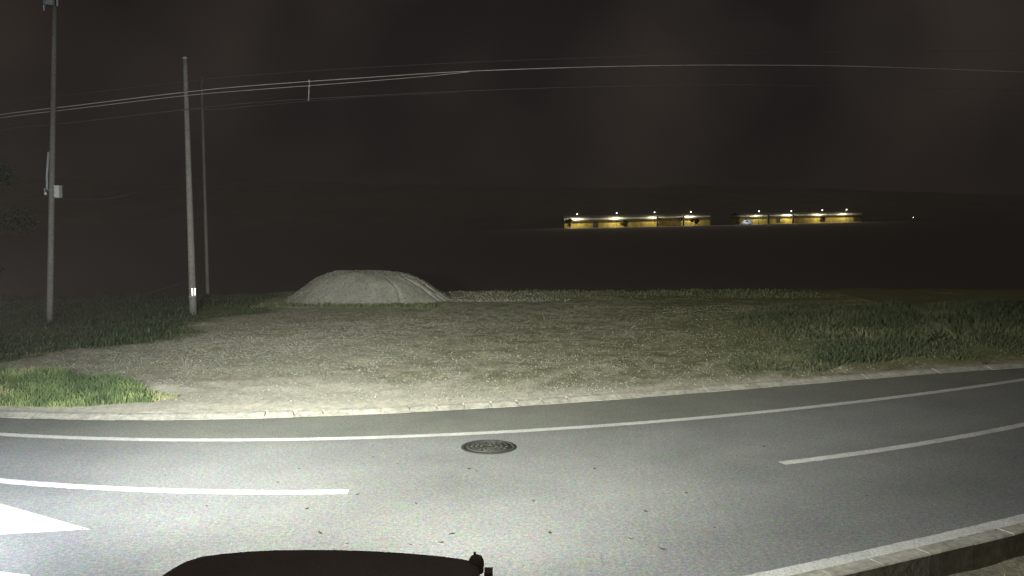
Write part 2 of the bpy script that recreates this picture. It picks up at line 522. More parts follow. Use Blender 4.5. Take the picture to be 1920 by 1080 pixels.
np_mesh('road', np.stack([RX.ravel(), RY.ravel(), np.zeros(RX.size)], 1), rq, M['asphalt'], attrs={'wheel': sum(np.exp(-(((RY - curve(C_DASH, RX)).ravel() - o_) / 0.28) ** 2) for o_ in (0.75, 2.15, -0.8, -2.2)), 'shoulder': sh, 'seam': 0.85 * (1 - ss(0.0, 0.06, (asph(RX) + 0.02 - RY).ravel())) * (0.5 + 0.7 * vn(RX.ravel(), RY.ravel(), 2.3))}, smooth=True)['kind'] = 'structure'


def strip(name, fn, x0, x1, w, z=0.004, side=0.0, jag=0.004):
    n = max(8, int((x1 - x0) / 0.06))
    xs = np.linspace(x0, x1, n)
    ys = fn(xs)
    dy = np.gradient(ys, xs)
    L = np.sqrt(1 + dy * dy)
    nxn, nyn = -dy / L, 1 / L
    a = w / 2 + RNG.normal(0, jag, n); b_ = w / 2 + RNG.normal(0, jag, n)
    P1 = np.stack([xs + nxn * (a + side), ys + nyn * (a + side), np.full(n, z)], 1)
    P2 = np.stack([xs - nxn * (b_ - side), ys - nyn * (b_ - side), np.full(n, z)], 1)
    i = np.arange(n - 1)
    q = np.stack([i, i + 1, n + i + 1, n + i], 1)[:, ::-1]
    o = np_mesh(name, np.concatenate([P1, P2]), q, M['paint'])
    o['kind'] = 'structure'
    return o


strip('far_edge_line', lambda x: curve(C_LINE, x), -45, 45, 0.17)
strip('centre_line_dash', lambda x: curve(C_DASH, x), -6.9 - 0.1, -1.93, 0.17)
strip('centre_line_dash', lambda x: curve(C_DASH, x), 3.55, 8.4, 0.16)
strip('centre_line_dash', lambda x: curve(C_DASH, x), 13.6, 18.4, 0.16)
strip('centre_line_dash', lambda x: curve(C_DASH, x), -16.2, -12.0, 0.17)
strip('near_edge_line', lambda x: near(x) - 0.085, 1.9, 40, 0.17)
# painted gore at the junction (white wedges)
g = MB()
g.add([(-4.36, 8.89, 0.004), (-5.78, 9.72, 0.004), (-8.2, 11.0, 0.004), (-8.2, 8.82, 0.004), (-5.21, 8.74, 0.004)], [(0, 1, 2, 3, 4)])
o = g.build('gore_marking', M['paint']); o['kind'] = 'structure'
g = MB()
g.add([(-4.35, 7.72, 0.004), (-4.7, 7.80, 0.004), (-8.2, 7.95, 0.004), (-8.2, 6.9, 0.004), (-4.0, 7.1, 0.004)], [(0, 1, 2, 3, 4)])
o = g.build('gore_marking', M['paint']); o['kind'] = 'structure'


# ------------------------------------------------------------ far kerb: low sloped blocks with open joints
def offset_curve(fn, x, off):
    d = (fn(x + 0.01) - fn(x - 0.01)) / 0.02
    L = math.sqrt(1 + d * d)
    return x - d / L * off, float(fn(x)) + off / L


kb = MB()
x = -30.0
BL = 0.47
while x < 34:
    d = float((asph(x + 0.01) - asph(x - 0.01)) / 0.02)
    st = BL / math.sqrt(1 + d * d)
    gap = 0.006
    notch = random.choice((0.01, 0.035, 0.05, 0.075)) if -4.9 < x < 4.2 else 0.004
    jy = random.uniform(-0.010, 0.010); jz = random.uniform(-0.006, 0.006)
    rows = []
    # each block: joint widens towards the back, where rain has washed it out
    for u, wide in ((0.0, 0), (1.0, 1)):
        prof = []
        for off, z in ((0.0, -0.03), (0.0, 0.004), (0.04, 0.016), (0.15, 0.058), (0.235, 0.072), (0.235, -0.03)):
            gg = gap * 0.25 + (notch if off > 0.2 else notch * 0.6 if off > 0.1 else 0)
            xx = x + st * u + (gg / 2 if wide == 0 else -gg / 2)
            X_, Y_ = offset_curve(asph, xx, off + jy)
            prof.append((X_, Y_, z + (jz if z > 0 else 0)))
        rows.append(prof)
    vs = rows[0] + rows[1]
    n = 6
    fs = [(i, n + i, n + i + 1, i + 1) for i in range(n - 1)]
    fs += [tuple(range(n))[::1], tuple(range(n, 2 * n))[::-1]]
    kb.add(vs, fs)
    x += st
o = kb.build('far_kerb', M['concrete']); o['kind'] = 'structure'

# near kerb at the right
kb = MB()
x = 1.55
while x < 40:
    d = float((near(x + 0.01) - near(x - 0.01)) / 0.02)
    st = 0.6 / math.sqrt(1 + d * d)
    jz = random.uniform(-0.003, 0.003)
    rows = []
    for u in (0, 1):
        prof = []
        for off, z in ((-0.25, -0.03), (-0.262, 0.055), (-0.28, 0.07), (-0.44, 0.07), (-0.455, 0.058), (-0.46, -0.30)):
            xx = x + st * u + (0.003 if u == 0 else -0.003)
            X_, Y_ = offset_curve(near, xx, off)
            prof.append((X_, Y_, z + (jz if z > 0 else 0)))
        rows.append(prof)
    vs = rows[0] + rows[1]
    fs = [(i, i + 1, 6 + i + 1, 6 + i) for i in range(5)] + [tuple(range(6))[::-1], tuple(range(6, 12))]
    kb.add(vs, fs)
    x += st
o = kb.build('near_kerb', M['concrete']); o['kind'] = 'structure'


# bare ground on the near side of that kerb
nxs = axis([(1.6, 12, 0.12), (12, 40, 1.5)])
noff = axis([(0.40, 3.0, 0.1), (3.0, 30, 1.5)])
NX, NO = np.meshgrid(nxs, noff)
NY = near(NX) - NO * 1.1
NZ = -0.20 + 0.035 * (vn(NX, NY, 2.1) - 0.5) + 0.02 * (vn(NX, NY, 6.0) - 0.5) + 0.02 * (1 - ss(0.4, 0.7, NO))
ni = np.arange(NX.size).reshape(NX.shape)
nq = np.stack([ni[:-1, :-1], ni[1:, :-1], ni[1:, 1:], ni[:-1, 1:]], -1).reshape(-1, 4)
np_mesh('near_verge', np.stack([NX.ravel(), NY.ravel(), NZ.ravel()], 1), nq, M['ground'], attrs={'green': np.full(NX.size, 0.6), 'sand': np.zeros(NX.size), 'field': 0.55 * np.ones(NX.size)}, smooth=True)['kind'] = 'structure'


# ------------------------------------------------------------ vegetation meshes
def blades(name, XY, h, wd, mat, lean=0.5, tone=None, zoff=0.0, label=None, cat=None, base_z=None):
    n = len(XY)
    z = terrain(XY[:, 0], XY[:, 1]) + zoff if base_z is None else base_z
    ang = RNG.random(n) * 2 * np.pi
    la = RNG.random(n) * 2 * np.pi
    ln = h * lean * RNG.random(n)
    dx, dy = np.cos(ang) * wd / 2, np.sin(ang) * wd / 2
    lx, ly = np.cos(la) * ln, np.sin(la) * ln
    B = np.stack([XY[:, 0], XY[:, 1], z - 0.01], 1)
    D = np.stack([dx, dy, np.zeros(n)], 1)
    M1 = B + np.stack([lx * 0.35, ly * 0.35, h * 0.55], 1)
    T = B + np.stack([lx, ly, h * (1 - 0.25 * RNG.random(n))], 1)
    V = np.stack([B - D, B + D, M1 + D * 0.8, M1 - D * 0.8, T], 1).reshape(-1, 3)
    i = np.arange(n) * 5
    Fc = np.concatenate([np.stack([i, i + 1, i + 2], 1), np.stack([i, i + 2, i + 3], 1), np.stack([i + 3, i + 2, i + 4], 1)])
    t = RNG.random(n) if tone is None else tone
    o = np_mesh(name, V, Fc, mat, attrs={'tone': np.repeat(t, 5)})
    tag(o, label, cat, kind='stuff')
    return o


def clumped(n, x0, x1, y0, y1, s=1.5, p=2.0, cond=None, off=0.0):
    out = []
    tot = 0
    while tot < n:
        x_ = RNG.uniform(x0, x1, n * 2); y_ = RNG.uniform(y0, y1, n * 2)
        k = (0.6 * vn(x_ + off, y_, s) + 0.4 * vn(x_, y_ + off, s * 2.7)) ** p * 2.2 > RNG.random(n * 2)
        if cond is not None: k &= cond(x_, y_)
        P = np.stack([x_[k], y_[k]], 1)
        out.append(P); tot += len(P)
    return np.concatenate(out)[:n]


# lush strip by the kerb at left
def c_lush(x, y):
    v = y - asph(x)
    depth = 3.1 - 1.6 * ss(-8.2, -5.9, x) + 0.5 * (vn(x, y, 1.3) - 0.5)
    end = -5.95 + 0.6 * (vn(x, y, 2.0) - 0.5) - 0.35 * np.abs(v - 1.4)
    return (v > 0.42 + 0.15 * vn(x, y, 3)+ 0.5 * ss(-7.6, -6.2, x)) & (v < depth) & (x < end)


P = clumped(52000, -16, -5.5, 13.5, 20, 1.6, 0.9, c_lush)
vv = P[:, 1] - asph(P[:, 0])
hh = (1 - 0.75 * ss(-7.0, -5.9, P[:, 0])) * (0.10 + 0.16 * RNG.random(len(P)) ** 1.5) * (0.6 + 0.8 * vn(P[:, 0], P[:, 1], 1.1)) * (0.5 + 0.5 * ss(0.4, 1.0, vv))
tn = np.clip(0.02 + 0.75 * vn(P[:, 0], P[:, 1], 1.3) * vn(P[:, 0] + 7, P[:, 1], 3.1) * 1.6 + 0.25 * RNG.random(len(P)) + 0.0 * P[:, 0], 0, 1)
blades('grass', P, hh, 0.014, M['grass'], 0.8, tn, label='lush bright green grass strip beside the far kerb at left', cat='grass')

# short sparse growth over the gravel lot
def c_lot(x, y):
    v = y - asph(x)
    dens = 0.10 + 0.5 * ss(-5.5, 1.5, x) + 0.25 * ss(22, 30, y) * ss(-9, -5, x)
    dens = dens * (0.15 + 0.85 * ss(0.5, 2.2, v))
    return (v > 0.35) & (x > left_edge(y)) & (y < 38.4) & (RNG.random(len(x)) < dens) & ~((x > -8.4) & (x < -3.0) & (y > 32) & (y < 38))


P = clumped(170000, -14, 14, 15, 38.5, 1.1, 2.4, c_lot, 11)
hh = 0.006 + 0.034 * RNG.random(len(P)) ** 2.0
tn = np.clip(0.15 + 0.75 * RNG.random(len(P)) * (0.5 + vn(P[:, 0], P[:, 1], 0.8)), 0, 1)
blades('short_grass', P, hh, 0.0085, M['dry'], 0.8, tn, label='short dry grass growing thinly through the gravel lot', cat='grass')

# weeds on the right verge
def c_weed(x, y):
    v = y - asph(x)
    e = 4.4 + 0.26 * (y - 17) + 1.2 * (vn(x, y, 0.6) - 0.5)
    front = 0.55 + 0.9 * vn(x, y + 3, 0.8)
    return (v > front) & (v < 11.0) & (x > e)


P = clumped(110000, 4, 24, 15.5, 34, 0.9, 2.2, c_weed, 5)
pv = vn(P[:, 0], P[:, 1], 0.55) * 0.6 + vn(P[:, 0] + 4, P[:, 1], 1.4) * 0.4
hh = (0.05 + 0.50 * pv ** 1.8 * ss(4.2, 9.5, P[:, 0])) * (0.3 + 0.7 * RNG.random(len(P)))
tn = np.clip(0.2 + 0.5 * vn(P[:, 0], P[:, 1] + 8, 0.7) + 0.35 * RNG.random(len(P)) ** 2, 0, 1)
blades('weeds', P, hh, 0.019, M['weed'], 1.3, tn, label='knee high tangled weeds covering the right hand verge', cat='weeds')

# dark grass on the slope at left
def c_dark(x, y):
    v = y - asph(x)
    return (x < left_edge(y) + 1.1 * (vn(x, y, 1.6) * vn(x + 5, y, 4.0) * 1.6 - 0.45)) & (v > 3.0)


P = clumped(60000, -34, -8, 17.5, 44, 0.7, 1.2, c_dark, 21)
hh = (0.06 + 0.30 * vn(P[:, 0], P[:, 1], 0.5) ** 1.5 * ss(0, 1.5, left_edge(P[:, 1]) - P[:, 0])) * (0.4 + 0.7 * RNG.random(len(P)))
blades('tall_grass', P, hh, 0.026, M['dkgrass'], 0.8, RNG.random(len(P)) ** 1.4, label='dark tall grass on the slope left of the gravel lot', cat='grass')

# low fringe in front of and right of the mound
P = clumped(3200, -9.3, -2.2, 31.2, 32.4, 1.2, 2.6, None, 31)
P2 = clumped(3200, -1, 13, 35, 39.0, 0.9, 2.6, None, 37)
P = np.concatenate([P, P2])
hh = 0.05 + 0.12 * RNG.random(len(P)) ** 1.6
blades('grass_fringe', P, hh, 0.022, M['dry'], 1.0, RNG.random(len(P)) * 0.7, label='thin uneven grass fringe along the foot of the gravel mound and far ledge', cat='grass')

# bits of grass on the near right ground behind the kerb
xs = RNG.uniform(3.0, 9.5, 1500)
ys = near(xs) - 0.75 - RNG.random(1500) ** 1.2 * 2.2
P = np.stack([xs, ys], 1)
blades('dry_tufts', P, 0.02 + 0.05 * RNG.random(1500), 0.008, M['dry'], 1.5, RNG.random(1500) * 0.8, base_z=np.full(1500, -0.195), label='dry grass bits on the ground behind the near kerb', cat='grass')


# gravel stones
def stones(name, P, size, label, mat=M['stone']):
    n = len(P)
    z = terrain(P[:, 0], P[:, 1])
    base = np.array([(1, 0, 0), (-1, 0, 0), (0, 1, 0), (0, -1, 0), (0, 0, 0.7), (0, 0, -0.6)], dtype=float)
    tri = np.array([(0, 2, 4), (2, 1, 4), (1, 3, 4), (3, 0, 4), (2, 0, 5), (1, 2, 5), (3, 1, 5), (0, 3, 5)])
    V = base[None] * (0.7 + 0.6 * RNG.random((n, 6, 1))) * size[:, None, None]
    a = RNG.random(n) * 6.28
    c, s_ = np.cos(a)[:, None], np.sin(a)[:, None]
    Vx = V[:, :, 0] * c - V[:, :, 1] * s_; Vy = V[:, :, 0] * s_ + V[:, :, 1] * c
    V = np.stack([Vx + P[:, 0:1], Vy + P[:, 1:2], V[:, :, 2] + z[:, None] + size[:, None] * 0.25], -1).reshape(-1, 3)
    Fc = (tri[None] + (np.arange(n) * 6)[:, None, None]).reshape(-1, 3)
    o = np_mesh(name, V, Fc, mat, attrs={'tone': np.repeat(RNG.random(n), 6)})
    tag(o, label, 'gravel', kind='stuff')
    return o


def c_grav(x, y):
    v = y - asph(x)
    d = 0.18 + np.exp(-(((x + 6.4) / 3.4) ** 2 + ((y - 21.5) / 2.8) ** 2)) + 0.8 * np.exp(-(((x + 4) / 2.2) ** 2 + ((y - 26) / 1.6) ** 2))
    return (v > 0.4) & (x > left_edge(y)) & (RNG.random(len(x)) < d)


P = clumped(60000, -12, 9, 15, 32, 1.4, 1.6, c_grav, 3)
stones('gravel', P, 0.005 + 0.017 * RNG.random(len(P)) ** 3.0, 'loose pale gravel stones strewn over the lot beyond the kerb')
P = clumped(3000, -2.9, 2.6, 33.5, 38.4, 0.8, 2.4, lambda x, y: RNG.random(len(x)) < 1 - ss(-0.5, 2.6, x + 0.6 * (vn(x, y, 1.0) - 0.5)), 8)
stones('gravel_spill', P, 0.012 + 0.05 * RNG.random(len(P)) ** 3.5, 'spilled grey gravel lying right of the mound')

# ------------------------------------------------------------ gravel mound
PC = (-5.65, 34.4)
def mound_h(x, y):
    """flat topped heap; steeper left, flattened crown, ruts down the right flank"""
    dx = x - PC[0]; dy = y - PC[1]
    rx_ = np.where(dx < 0, 3.25, 3.35); ry_ = np.where(dy < 0, 2.3, 3.0)
    r = np.sqrt((dx / rx_) ** 2 + (dy / ry_) ** 2) + 1e-9
    prof = np.clip((1.0 - r) / 0.62, -0.3, 1.0)
    prof = np.where(prof > 0.50, 0.48 + (1 - np.exp(-(prof - 0.48) / 0.42)) * 0.46, prof)
    h = 1.36 * prof * (1 - 0.012 * dx)
    h = h + 0.05 * (vn(x, y, 1.5) - 0.5) + 0.04 * (vn(x + 3, y, 4.0) - 0.5) + 0.02 * (vn(x + 3, y, 11.0) - 0.5)
    # runnels worn straight down the right flank
    th = np.arctan2(dy / ry_, dx / rx_)
    for t0, d, w_ in ((-0.50, 0.18, 0.030), (-0.30, 0.26, 0.032), (-0.14, 0.24, 0.030), (-1.05, 0.06, 0.025)):
        wob = t0 + 0.05 * np.sin(r * 7 + t0 * 9)
        h = h - d * np.exp(-((th - wob) / w_) ** 2) * ss(0.34, 0.62, r) * (1 - ss(0.95, 1.05, r))
    return h


mxs = np.linspace(PC[0] - 3.4, PC[0] + 4.0, 320); mys = np.linspace(PC[1] - 2.7, PC[1] + 3.4, 150)
MX, MY = np.meshgrid(mxs, mys)
MZ = mound_h(MX, MY) + terrain(MX, MY) * 0 + 0.05
im = np.arange(MX.size).reshape(MX.shape)
mq = np.stack([im[:-1, :-1], im[:-1, 1:], im[1:, 1:], im[1:, :-1]], -1).reshape(-1, 4)
keep = (MZ.ravel()[mq].max(1) > -0.12)
o = np_mesh('gravel_mound', np.stack([MX.ravel(), MY.ravel(), MZ.ravel()], 1), mq[keep], M['pile'], smooth=True)
tag(o, 'flat topped heap of grey gravel with runnels down its right flank', 'gravel heap')

# coarse stones lying on the mound and rolled to its foot
n_ = 9000
ax = RNG.uniform(PC[0] - 3.3, PC[0] + 3.8, n_); ay = RNG.uniform(PC[1] - 2.6, PC[1] + 1.2, n_)
az = mound_h(ax, ay) + 0.05
kk = az > 0.0
ax, ay, az = ax[kk], ay[kk], az[kk]
sz = 0.008 + 0.034 * RNG.random(len(ax)) ** 4
st_o = stones('mound_stones', np.stack([ax, ay], 1), sz, 'coarse loose stones on the face of the gravel heap')
co = np.empty(len(ax) * 18, dtype=np.float32); st_o.data.vertices.foreach_get('co', co); co = co.reshape(-1, 3)
co[:, 2] += np.repeat(az - terrain(ax, ay), 6); st_o.data.vertices.foreach_set('co', co.ravel()); st_o.data.update()

# ------------------------------------------------------------ manhole
mh = empty('manhole_cover', (-0.33, 12.20, 0.0))
tag(mh, 'round dark iron manhole cover set in the asphalt past the near lane', 'manhole cover')
f = MB()
f.lathe([(0.33, 0.003), (0.335, 0.012), (0.385, 0.012), (0.39, 0.003)], 48)
f.build('frame', M['iron'], mh)
c = MB()
c.lathe([(0.0001, 0.010), (0.322, 0.010), (0.326, 0.003)], 48)
c.build('cover', M['iron'], mh)
c = MB()
for r_ in (0.07, 0.14, 0.21, 0.28):
    c.lathe([(r_ - 0.012, 0.009), (r_ - 0.009, 0.018), (r_ + 0.009, 0.018), (r_ + 0.012, 0.009)], 40)
for k in range(16):
    a = k * math.pi / 8
    for ra in (0.105, 0.175, 0.245):
        a2 = a + (0.2 if ra == 0.175 else 0)
        c.box((ra * math.cos(a2), ra * math.sin(a2), 0.0135), (0.036, 0.018, 0.009), a2)
c.build('raised_pattern', M['iron_worn'], mh)


# ------------------------------------------------------------ utility poles
def pole_mesh(name, base, topp, r0, r1, parent, n=16):
    m = MB()
    pts = [base.lerp(topp, k / 12) for k in range(13)]
    m.tube([p - base for p in pts], [r0 + (r1 - r0) * k / 12 for k in range(13)], n)
    return m.build(name, M['pole'], parent)


# near right-hand pole of the three, with reflective stripes
b1 = at(362, 578, 30.6); b1.z = float(terrain(b1.x, b1.y)) - 0.02
t1 = at(347, 108, 30.6)
p1 = empty('utility_pole', b1)
tag(p1, 'round concrete utility pole with three white reflective stripes near its foot', 'utility pole')
pole_mesh('shaft', b1, t1, 0.128, 0.074, p1)
zs = at(360, 547, 30.5)
ctr = b1.lerp(t1, (zs.z - b1.z) / (t1.z - b1.z)) - b1
for k, off in enumerate((-0.088, 0.0, 0.084)):
    s_ = MB()
    ww = (0.022, 0.034, 0.034)[k]
    yb = -math.sqrt(0.132 ** 2 - off ** 2) - 0.008
    rzk = 0.30
    s_.box((ctr.x + 0.95 * off + 0.04, ctr.y + yb + 0.02, ctr.z), (ww, 0.006, 0.24), rzk)
    s_.build('reflective_stripe', M['tape'], p1)
bnd = MB(); bnd.lathe([(0.134, -0.02), (0.139, -0.02), (0.139, 0.02), (0.134, 0.02)], 20, (ctr.x, ctr.y, ctr.z - 0.17)); bnd.build('strap', M['grey_metal'], p1)
cp = MB(); cp.lathe([(0.0005, 0.03), (0.07, 0.02), (0.086, 0.0), (0.086, -0.05)], 16, tuple(t1 - b1)); cp.build('cap', M['grey_metal'], p1)

# thin one behind
b2 = at(389, 536, 45.0); tz = float(terrain(b2.x, b2.y)); 
t2 = at(378, 143, 45.0)
d2 = (t2 - b2); b2 = b2 - d2 * ((b2.z - tz) / d2.z)
p2 = empty('utility_pole', b2)
tag(p2, 'slender pale pole standing just right of and behind the striped pole', 'utility pole')
pole_mesh('shaft', b2, t2, 0.095, 0.06, p2, 12)

# leftmost pole with box and crossarm
b0 = at(93, 610, 28.0); b0.z = float(terrain(b0.x, b0.y)) - 0.05
t0 = at(104, -70, 28.0)
p0 = empty('utility_pole', b0)
tag(p0, 'leftmost utility pole carrying a small pale box and crossarm gear near its top', 'utility pole')
pole_mesh('shaft', b0, t0, 0.098, 0.068, p0)


def on0(py):
    q = at(98, py, 28.0)
    return b0.lerp(t0, (q.z - b0.z) / (t0.z - b0.z)) - b0


q = on0(360)
bx = MB(); bx.box((q.x + 0.235, q.y - 0.06, q.z), (0.15, 0.20, 0.36)); bx.box((q.x + 0.235, q.y - 0.06, q.z + 0.19), (0.18, 0.24, 0.02))
jb = bx.build('junction_box', M['box_white'], p0)
for dz_ in (0.05, -0.09):
    hb = MB(); hb.box((q.x + 0.13, q.y - 0.05, q.z + dz_), (0.10, 0.05, 0.04)); hb.build('bracket', M['grey_metal'], p0)
ins = MB()
ins.tube([(q.x - 0.24, q.y, q.z + 0.12), (q.x + 0.02, q.y, q.z + 0.02)], 0.018, 8)
ins.tube([(q.x - 0.24, q.y, q.z + 0.12), (q.x - 0.2, q.y, q.z - 0.03)], 0.014, 8)
ins.build('step_bracket', M['grey_metal'], p0)
ib = MB(); ib.lathe([(0.001, -0.05), (0.04, -0.04), (0.045, 0.0), (0.03, 0.05), (0.001, 0.06)], 12, (q.x - 0.20, q.y, q.z - 0.05)); ib.build('insulator', M['box_white'], p0)
# conduit down the pole
q1, q2 = on0(285), on0(330)
cd = MB(); cd.tube([(q1.x - 0.09, q1.y - 0.06, q1.z), (q2.x - 0.12, q2.y - 0.08, q2.z), (q.x - 0.10, q.y - 0.10, q.z + 0.1)], 0.035, 8); cd.build('conduit', M['grey_metal'], p0)
q = on0(8)
tr = MB(); tr.lathe([(0.001, -0.20), (0.16, -0.20), (0.17, -0.16), (0.17, 0.34), (0.15, 0.38), (0.001, 0.40)], 20, (q.x - 0.02, q.y - 0.32, q.z + 0.10)); 
tr.build('transformer', M['grey_metal'], p0)
ca = MB(); ca.box((q.x + 0.0, q.y - 0.12, q.z + 0.5), (1.8, 0.09, 0.09)); ca.build('crossarm', M['grey_metal'], p0)
hk = MB(); hk.tube([(q.x - 0.24, q.y - 0.2, q.z + 0.45), (q.x - 0.24, q.y - 0.2, q.z - 0.24)], 0.022, 8); hk.build('cutout_fuse', M['box_white'], p0); hk = MB(); hk.tube([(q.x + 0.18, q.y - 0.2, q.z + 0.45), (q.x + 0.18, q.y - 0.2, q.z - 0.10)], 0.028, 8); hk.build('cutout_fuse', M['box_white'], p0)


# ------------------------------------------------------------ overhead cables
def spl(pts, n=10):
    pts = [Vector(p) for p in pts]
    out = []
    for i in range(len(pts) - 1):
        p0_, p1_, p2_, p3_ = pts[max(i - 1, 0)], pts[i], pts[i + 1], pts[min(i + 2, len(pts) - 1)]
        for k in range(n):
            t = k / n
            out.append(0.5 * ((2 * p1_) + (-p0_ + p2_) * t + (2 * p0_ - 5 * p1_ + 4 * p2_ - p3_) * t * t + (-p0_ + 3 * p1_ - 3 * p2_ + p3_) * t ** 3))
    out.append(pts[-1])
    return out


def cable(name, pix, rad, mat, label, cat='power line', group=None):
    m = MB()
    m.tube(spl([at(*p) for p in pix]), rad, 6)
    o = m.build(name, mat)
    tag(o, label, cat, group)
    return o


G = 'overhead cables crossing the night sky'
cable('overhead_cable', [(-900, 330, 24), (-300, 236, 26), (0, 193, 27.6), (200, 170, 28.9), (345, 152.5, 30), (470, 141, 31), (700, 126, 33), (1000, 112, 35), (1500, 98, 38), (2300, 95, 44)], 0.0065, M['wire_dim'], 'thin faint topmost overhead cable', group=G)
cable('overhead_cable', [(-900, 365, 24), (-300, 259, 26), (0, 215, 27.6), (140, 198, 28.4), (345, 173, 29.9), (480, 160, 31), (700, 144.5, 33), (880, 133.5, 34.5), (1150, 124.5, 36), (1400, 122, 38), (1700, 127, 40), (2300, 150, 45)], 0.0155, M['wire'], 'brightest overhead cable, the one running longest to the right', group=G)
cable('overhead_cable', [(-900, 372, 24), (-300, 266, 26), (0, 221, 27.6), (140, 204, 28.4), (345, 179.5, 29.9), (480, 168, 31), (660, 154.5, 32.5), (800, 143, 34), (880, 134.5, 34.5)], 0.012, M['wire'], 'overhead cable running close under the brightest one and joining it', group=G)
cable('overhead_cable', [(-900, 390, 24), (-300, 288, 26), (0, 243, 27.6), (125, 231, 28.4), (345, 205.5, 29.9), (480, 192, 31), (640, 182, 32.3), (860, 171, 34.3), (1150, 162, 36), (1500, 160, 38.5), (2300, 180, 45)], 0.009, M['wire_dim'], 'lower overhead cable crossing the leftmost pole below the bright pair', group=G)
cable('overhead_cable', [(340, 207, 30.0), (420, 204, 30.6), (480, 198, 31), (579, 189.5, 31.9), (700, 181, 33), (860, 173, 34.4)], 0.006, M['wire_dim'], 'short faint overhead cable hanging right of the striped pole', group=G)
sp = empty('cable_spacer', at(579, 168, 31.9))
tag(sp, 'short upright pale spacer rod clamped between the overhead cables', 'cable spacer')
ce = at(579, 168, 31.9)
m = MB(); m.tube([at(580, 149, 31.9) - ce, at(578.5, 189, 31.9) - ce], 0.018, 8); m.build('rod', M['wire'], sp)
for yy in (152.5, 161.5):
    m = MB(); m.box(tuple(at(580, yy, 31.9) - ce), (0.06, 0.06, 0.05)); m.build('clamp', M['wire'], sp)
cable('service_cable', [(104, 372, 27.9), (190, 374, 29.5), (280, 354, 31.5), (345, 328, 40), (379, 310, 44.9)], 0.006, M['wire_dim'], 'thin sagging cable strung from the leftmost pole box to the slender pole', 'cable')
gw = [at(112, 586, 26.5), at(200, 570, 28.5), at(300, 540, 31)]
cable('guy_wire', [(60, 593, 25.5), (115, 584, 26.5), (205, 569, 28.5), (345, 530, 30.6)], 0.005, M['wire_dim'], 'faint low wire stretched above the dark grass toward the striped pole', 'wire')

# ------------------------------------------------------------ far hills
def ridge(name, D, pts, seed, base=-14.0, depth=500):
    n = 260
    xs_ = np.linspace(-1500, 1500, n)
    rows = []
    for j in range(9):
        t = j / 8
        h = np.interp(xs_, [p[0] for p in pts], [p[1] for p in pts])
        k = math.sin(t * math.pi * 0.5)
        zz = base + (h - base) * k + 5.0 * k * (vn(xs_ + seed, xs_ * 0 + seed + t, 0.02) - 0.5) + 3.0 * k * (vn(xs_ + seed, xs_ * 0 + seed, 0.11) - 0.5)
        rows.append(np.stack([xs_, np.full(n, D + depth * t), zz], 1))
    for j in range(3):
        t = 1 + (j + 1) / 3
        rows.append(rows[8] * np.array([1, 1, 1]) + np.array([0, depth * (t - 1), -20 * (t - 1)]))
    V = np.concatenate(rows)
    ii = np.arange(len(V)).reshape(12, n)
    q_ = np.stack([ii[:-1, :-1], ii[:-1, 1:], ii[1:, 1:], ii[1:, :-1]], -1).reshape(-1, 4)
    o = np_mesh(name, V, q_, M['hill'], smooth=True)
    o['kind'] = 'structure'
    return o


# crest about 2.4 degrees above eye level
ridge('hills', 800, [(-1500, 30), (-700, 62), (-520, 60), (-300, 56), (-60, 54), (120, 50), (300, 53), (500, 45), (900, 32), (1500, 20)], 3)


# ------------------------------------------------------------ long lit sheds in the far field
YB = 400.0


def shed(x0p, x1p, name, label, top_l, top_r, base_l, base_r, posts, dark_bays):
    A, B = at(x0p, base_l, YB), at(x1p, base_r, YB)
    At, Bt = at(x0p, top_l, YB), at(x1p, top_r, YB)
    root = empty(name, A)
    tag(root, label, 'building', 'long low sheds in the far field')
    L = B.x - A.x
    def P(u, h, dy=0.0):       # u 0..1 along, h 0..1 of the height
        lo = A.lerp(B, u); hi_ = At.lerp(Bt, u)
        p = lo.lerp(hi_, h) - A
        return Vector((p.x, dy, p.z))
    def prism(mb, u0, u1, h0, h1, y0, y1, ext=0.0):
        a, b_, c_, d_ = P(u0, h0), P(u1, h0), P(u1, h1), P(u0, h1)
        vs = [(p.x, y0, p.z - (ext if i < 2 else 0)) for i, p in enumerate((a, b_, c_, d_))] + [(p.x, y1, p.z - (ext if i < 2 else 0)) for i, p in enumerate((a, b_, c_, d_))]
        mb.add(vs, [(0, 1, 2, 3), (7, 6, 5, 4), (0, 4, 5, 1), (1, 5, 6, 2), (2, 6, 7, 3), (3, 7, 4, 0)])
    m = MB(); prism(m, 0, 1, 0, 0.66, 0, 18, 1.5); m.build('wall', M['wall_y'], root)
    m = MB(); prism(m, -0.002, 1.002, 0.66, 0.80, -0.35, 18.2); m.build('gutter', M['roof'], root)
    m = MB(); prism(m, -0.002, 1.002, 0.80, 1.0, -0.15, 18.3); m.build('eave', M['eave'], root)
    m = MB()
    a, b_ = P(-0.004, 1.0), P(1.004, 1.0)
    m.add([(a.x, -0.4, a.z + .003), (b_.x, -0.4, b_.z + .003), (b_.x, 9, b_.z + 1.2), (a.x, 9, a.z + 1.2), (b_.x, 18.6, b_.z + .003), (a.x, 18.6, a.z + .003)], [(0, 1, 2, 3), (3, 2, 4, 5)])
    m.build('roof', M['roof'], root)
    for xp in posts:
        u = (xp - x0p) / (x1p - x0p)
        m = MB(); prism(m, u - 0.35 / L, u + 0.35 / L, -0.25, 0.98, -1.1, -0.5); m.build('post', M['dark'], root)
    for u0, u1 in dark_bays:
        m = MB(); prism(m, (u0 - x0p) / (x1p - x0p), (u1 - x0p) / (x1p - x0p), 0.0, 0.6, -0.06, 0.3); m.build('dark_panel', M['bark'], root)
    return root


